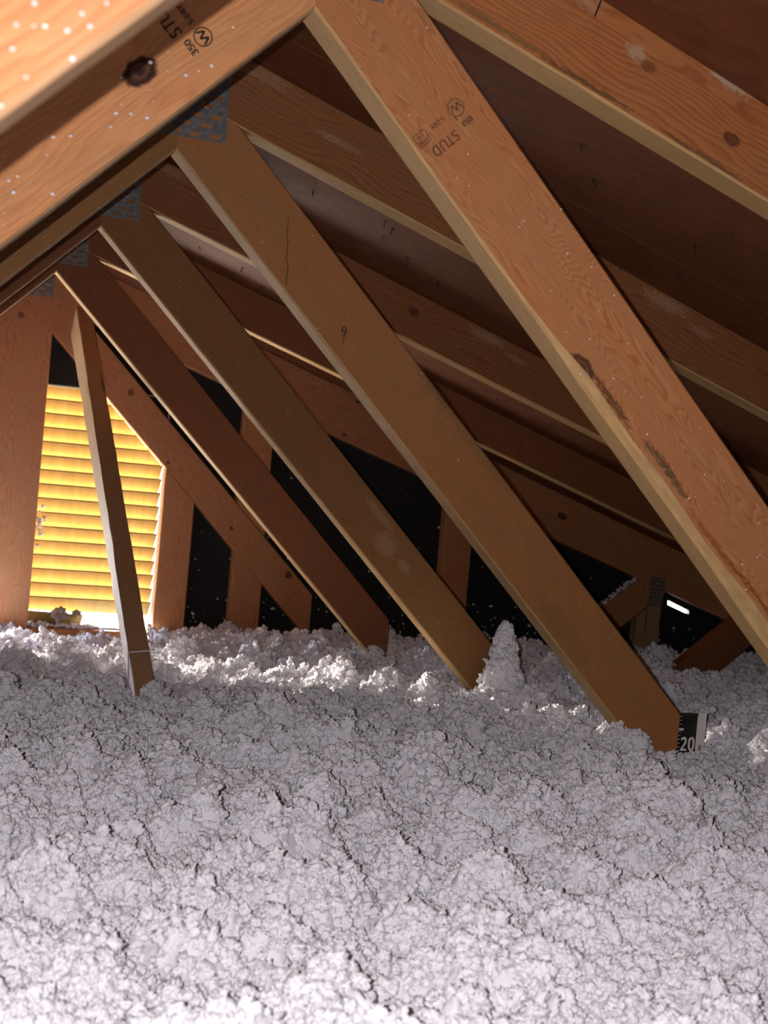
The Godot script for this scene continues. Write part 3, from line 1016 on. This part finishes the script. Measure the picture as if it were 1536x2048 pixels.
func sheet(st_list: Array, u0: float, u1: float, a0: float, a1: float, step: float) -> void:
	var nu := int((u1 - u0) / step)
	var na := int((a1 - a0) / step)
	var verts := PackedVector3Array()
	verts.resize((nu + 1) * (na + 1))
	var idx := PackedInt32Array()
	idx.resize(nu * na * 6)
	var fine := 0.0035 * clampf(0.012 / maxf(step, 0.001), 0.0, 1.0)
	var k := 0
	for j in na + 1:
		var a := a0 + (a1 - a0) * j / na
		for i in nu + 1:
			var u := u0 + (u1 - u0) * i / nu
			var h := surface_at(u, a) - 0.0030 + fine * n_fine.get_noise_2d(u, a)
			var su := n_side.get_noise_2d(u + 3.0, a) * 0.007
			var sa := n_side.get_noise_2d(u, a + 7.0) * 0.007
			verts[k] = at(u + su, h, a + sa)
			k += 1
	k = 0
	for j in na:
		for i in nu:
			var p := j * (nu + 1) + i
			idx[k] = p
			idx[k + 1] = p + nu + 1
			idx[k + 2] = p + 1
			idx[k + 3] = p + 1
			idx[k + 4] = p + nu + 1
			idx[k + 5] = p + nu + 2
			k += 6
	var normals := PackedVector3Array()
	normals.resize(verts.size())
	for j in na + 1:
		for i in nu + 1:
			var p := j * (nu + 1) + i
			var du := verts[p + (1 if i < nu else 0)] - verts[p - (1 if i > 0 else 0)]
			var da := verts[p + (nu + 1 if j < na else 0)] - verts[p - (nu + 1 if j > 0 else 0)]
			normals[p] = du.cross(da).normalized()
	var arr := []
	arr.resize(Mesh.ARRAY_MAX)
	arr[Mesh.ARRAY_VERTEX] = verts
	arr[Mesh.ARRAY_NORMAL] = normals
	arr[Mesh.ARRAY_INDEX] = idx
	st_list.append(arr)


# Tufts of fibre: balls swollen into many small lobes, some drawn out into wisps.
func blobs() -> void:
	for k in 6:
		var n := FastNoiseLite.new()
		n.seed = 100 + k
		n.frequency = 1.0
		n.fractal_octaves = 1
		var fine := k < 4
		var rings_ := 20 if fine else 10
		var seg := 32 if fine else 14
		var verts := PackedVector3Array()
		var idx := PackedInt32Array()
		for j in rings_ + 1:
			var th := PI * j / rings_
			for i in seg:
				var ph := TAU * (i + 0.5 * (j % 2)) / seg
				var p := Vector3(sin(th) * cos(ph), cos(th), sin(th) * sin(ph))
				var r := 0.72 + 0.45 * n.get_noise_3dv(p * 0.8) + 0.85 * (soft_abs(n.get_noise_3dv(p * 1.15 + Vector3(5, 1, 3))) - 0.18)
				if fine:
					r += 0.46 * (absf(n.get_noise_3dv(p * 2.1 + Vector3(9, 9, 9))) - 0.1)
				if k == 3:   # a few wisps
					r += 2.0 * maxf(n.get_noise_3dv(p * 1.6 + Vector3(30, 0, 0)) - 0.40, 0.0)
				verts.append(p * maxf(r, 0.2))
		for j in rings_:
			for i in seg:
				var a := j * seg + i
				var b := j * seg + (i + 1) % seg
				for t in [a, b, a + seg, b, b + seg, a + seg]:
					idx.append(t)
		var st := begin()
		for v in verts:
			st.set_smooth_group(0)
			st.add_vertex(v)
		for t in idx:
			st.add_index(t)
		st.generate_normals()
		blob_meshes.append(st.commit())


func random_turn() -> Basis:
	return Basis(Quaternion(rng.randfn(), rng.randfn(), rng.randfn(), rng.randfn() + 0.001).normalized())


func copies(called: String, parent: Node3D, mesh: Mesh, mat: Material, xf: Array) -> MultiMeshInstance3D:
	var mm := MultiMesh.new()
	mm.transform_format = MultiMesh.TRANSFORM_3D
	mm.mesh = mesh
	mm.instance_count = xf.size()
	for i in xf.size():
		mm.set_instance_transform(i, xf[i])
	var o := MultiMeshInstance3D.new()
	o.name = called
	o.multimesh = mm
	o.material_override = mat
	o.set_meta("kind", "stuff")
	parent.add_child(o, true)
	return o


func insulation() -> void:
	var root := Node3D.new()
	root.name = "insulation"
	add_child(root)
	root.set_meta("kind", "stuff")
	root.set_meta("label", "deep white fluffy blown-in insulation covering the attic floor")
	root.set_meta("category", "insulation")
	var list := []
	sheet(list, -0.25, 1.30, 0.62, 1.46, 0.0036)
	sheet(list, -0.25, 2.0, 1.45, 2.46, 0.0056)
	sheet(list, -0.1, 2.9, 2.45, 3.64, 0.008)
	sheet(list, -2.2, 2.9, -2.45, 0.63, 0.05)
	sheet(list, -2.2, -0.24, 0.60, 3.62, 0.05)
	sheet(list, 1.29, 2.9, 0.60, 1.46, 0.03)
	sheet(list, 1.99, 2.9, 1.44, 2.46, 0.02)
	var mesh := ArrayMesh.new()
	for arr in list:
		mesh.add_surface_from_arrays(Mesh.PRIMITIVE_TRIANGLES, arr)
	part("blanket", mesh, mats.fluff, root).set_meta("kind", "stuff")
	# loose tufts over the whole of it: [from, to, per square metre large, small, sizes]
	var bands := [[0.70, 1.25, 43000, 22000, 0.0022, 0.0062, 0.0011, 0.0024], [1.25, 1.85, 34000, 15000, 0.0024, 0.0066, 0.0013, 0.0027], [1.85, 2.65, 24000, 8000, 0.0028, 0.0074, 0.0015, 0.003], [2.65, 3.63, 13000, 5000, 0.0032, 0.0085, 0.0018, 0.0035]]
	var per := [[], [], [], [], [], []]
	for b in bands:
		var area: float = (b[1] - b[0]) * (0.67 * (b[0] + b[1]) / 2.0 + 0.35)
		for i in int(area * b[2]):
			var a := rng.randf_range(b[0], b[1])
			put_tuft(per, rng.randf_range(0.07 * a - 0.13, 0.74 * a + 0.22), a, b[4], b[5], 1.0)
		for i in int(area * b[3]):
			var a := rng.randf_range(b[0], b[1])
			put_tuft(per, rng.randf_range(0.07 * a - 0.13, 0.74 * a + 0.22), a, b[6], b[7], 1.6, 4)
	# the tall tuft beside the web foot
	for i in 420:
		var g := absf(rng.randfn()) * 0.014
		var ang := rng.randf() * TAU
		put_tuft(per, 1.137 + g * cos(ang), 2.31 + g * sin(ang), 0.004, 0.009, 2.0)
	for k in 6:
		copies("tufts", root, blob_meshes[k], mats.fluff, per[k])


func put_tuft(per: Array, u: float, a: float, small: float, large: float, lift: float, first := 0) -> void:
	var r := lerpf(small, large, pow(rng.randf(), 2.0))
	var h := surface_at(u, a) + rng.randf_range(-0.5, 0.6) * r * lift
	var k := first + rng.randi() % (4 if first == 0 else 2)
	var long := rng.randf_range(0.7, 1.3) if rng.randf() < 0.94 else rng.randf_range(1.5, 2.4)
	var turn := random_turn() * Basis.from_scale(Vector3(r * long, r * rng.randf_range(0.5, 0.95), r * rng.randf_range(0.6, 1.1)))
	per[k].append(Transform3D(turn, at(u, h, a)))


# ---------------------------------------------------------------- nests, fluff on the wall
func small_things() -> void:
	for s in [[0.4843, -0.376, 0.0175, "larger grey mud wasp nest on the lowest vent slat"], [0.5282, -0.372, 0.0095, "small round grey mud wasp nest on the lowest vent slat"]]:
		var o := part("wasp_nest", blob_meshes[2 if s[2] > 0.01 else 3], mats.mud, self)
		o.transform = Transform3D(Basis.from_scale(Vector3(s[2] * 1.1, s[2] * 0.85, s[2] * 0.8)), at(s[0], s[1], 3.655))
		o.set_meta("label", s[3])
		o.set_meta("category", "wasp nest")
		o.set_meta("group", "mud nests on the vent")
	# fluff blown against the black wall
	var xf := []
	for i in 330:
		var u := rng.randf_range(0.82, 2.6)
		var v := -0.42 + absf(rng.randfn()) * 0.17
		if v > 0.52 - SLOPE * u:
			continue
		var r := rng.randf_range(0.0008, 0.0034) if rng.randf() < 0.8 else rng.randf_range(0.003, 0.007)
		xf.append(Transform3D(random_turn().scaled(Vector3(r, r, r)) * Basis.from_scale(Vector3(1.0, 0.5, 0.6)), at(u, v, 3.6575)))
	var wall := get_node("wall_back")
	copies("wall_fluff", wall, blob_meshes[4], mats.fluff, xf)
	# a tuft caught on the vent's edge by the middle post
	xf = []
	for i in 26:
		var r := rng.randf_range(0.002, 0.006)
		xf.append(Transform3D(random_turn().scaled(Vector3(r, r, r)), at(0.416 + rng.randfn() * 0.007, -0.150 + rng.randfn() * 0.018, 3.648 + rng.randfn() * 0.004)))
	for i in 90:   # fluff lying on the sill
		var r := rng.randf_range(0.002, 0.006)
		xf.append(Transform3D(random_turn().scaled(Vector3(r, r, r)), at(rng.randf_range(0.405, 0.60), -0.405 + rng.randfn() * 0.003, 3.645 + rng.randfn() * 0.006)))
	for i in 60:   # and caught on the slanting web under the eaves
		var r := rng.randf_range(0.002, 0.006)
		var u := rng.randf_range(2.06, 2.22)
		xf.append(Transform3D(random_turn().scaled(Vector3(r, r, r)), at(u, -0.102 + 0.797 * (u - 2.297) + rng.randf() * 0.004, rng.randf_range(3.622, 3.652))))
	copies("wall_fluff", wall, blob_meshes[5], mats.fluff, xf)
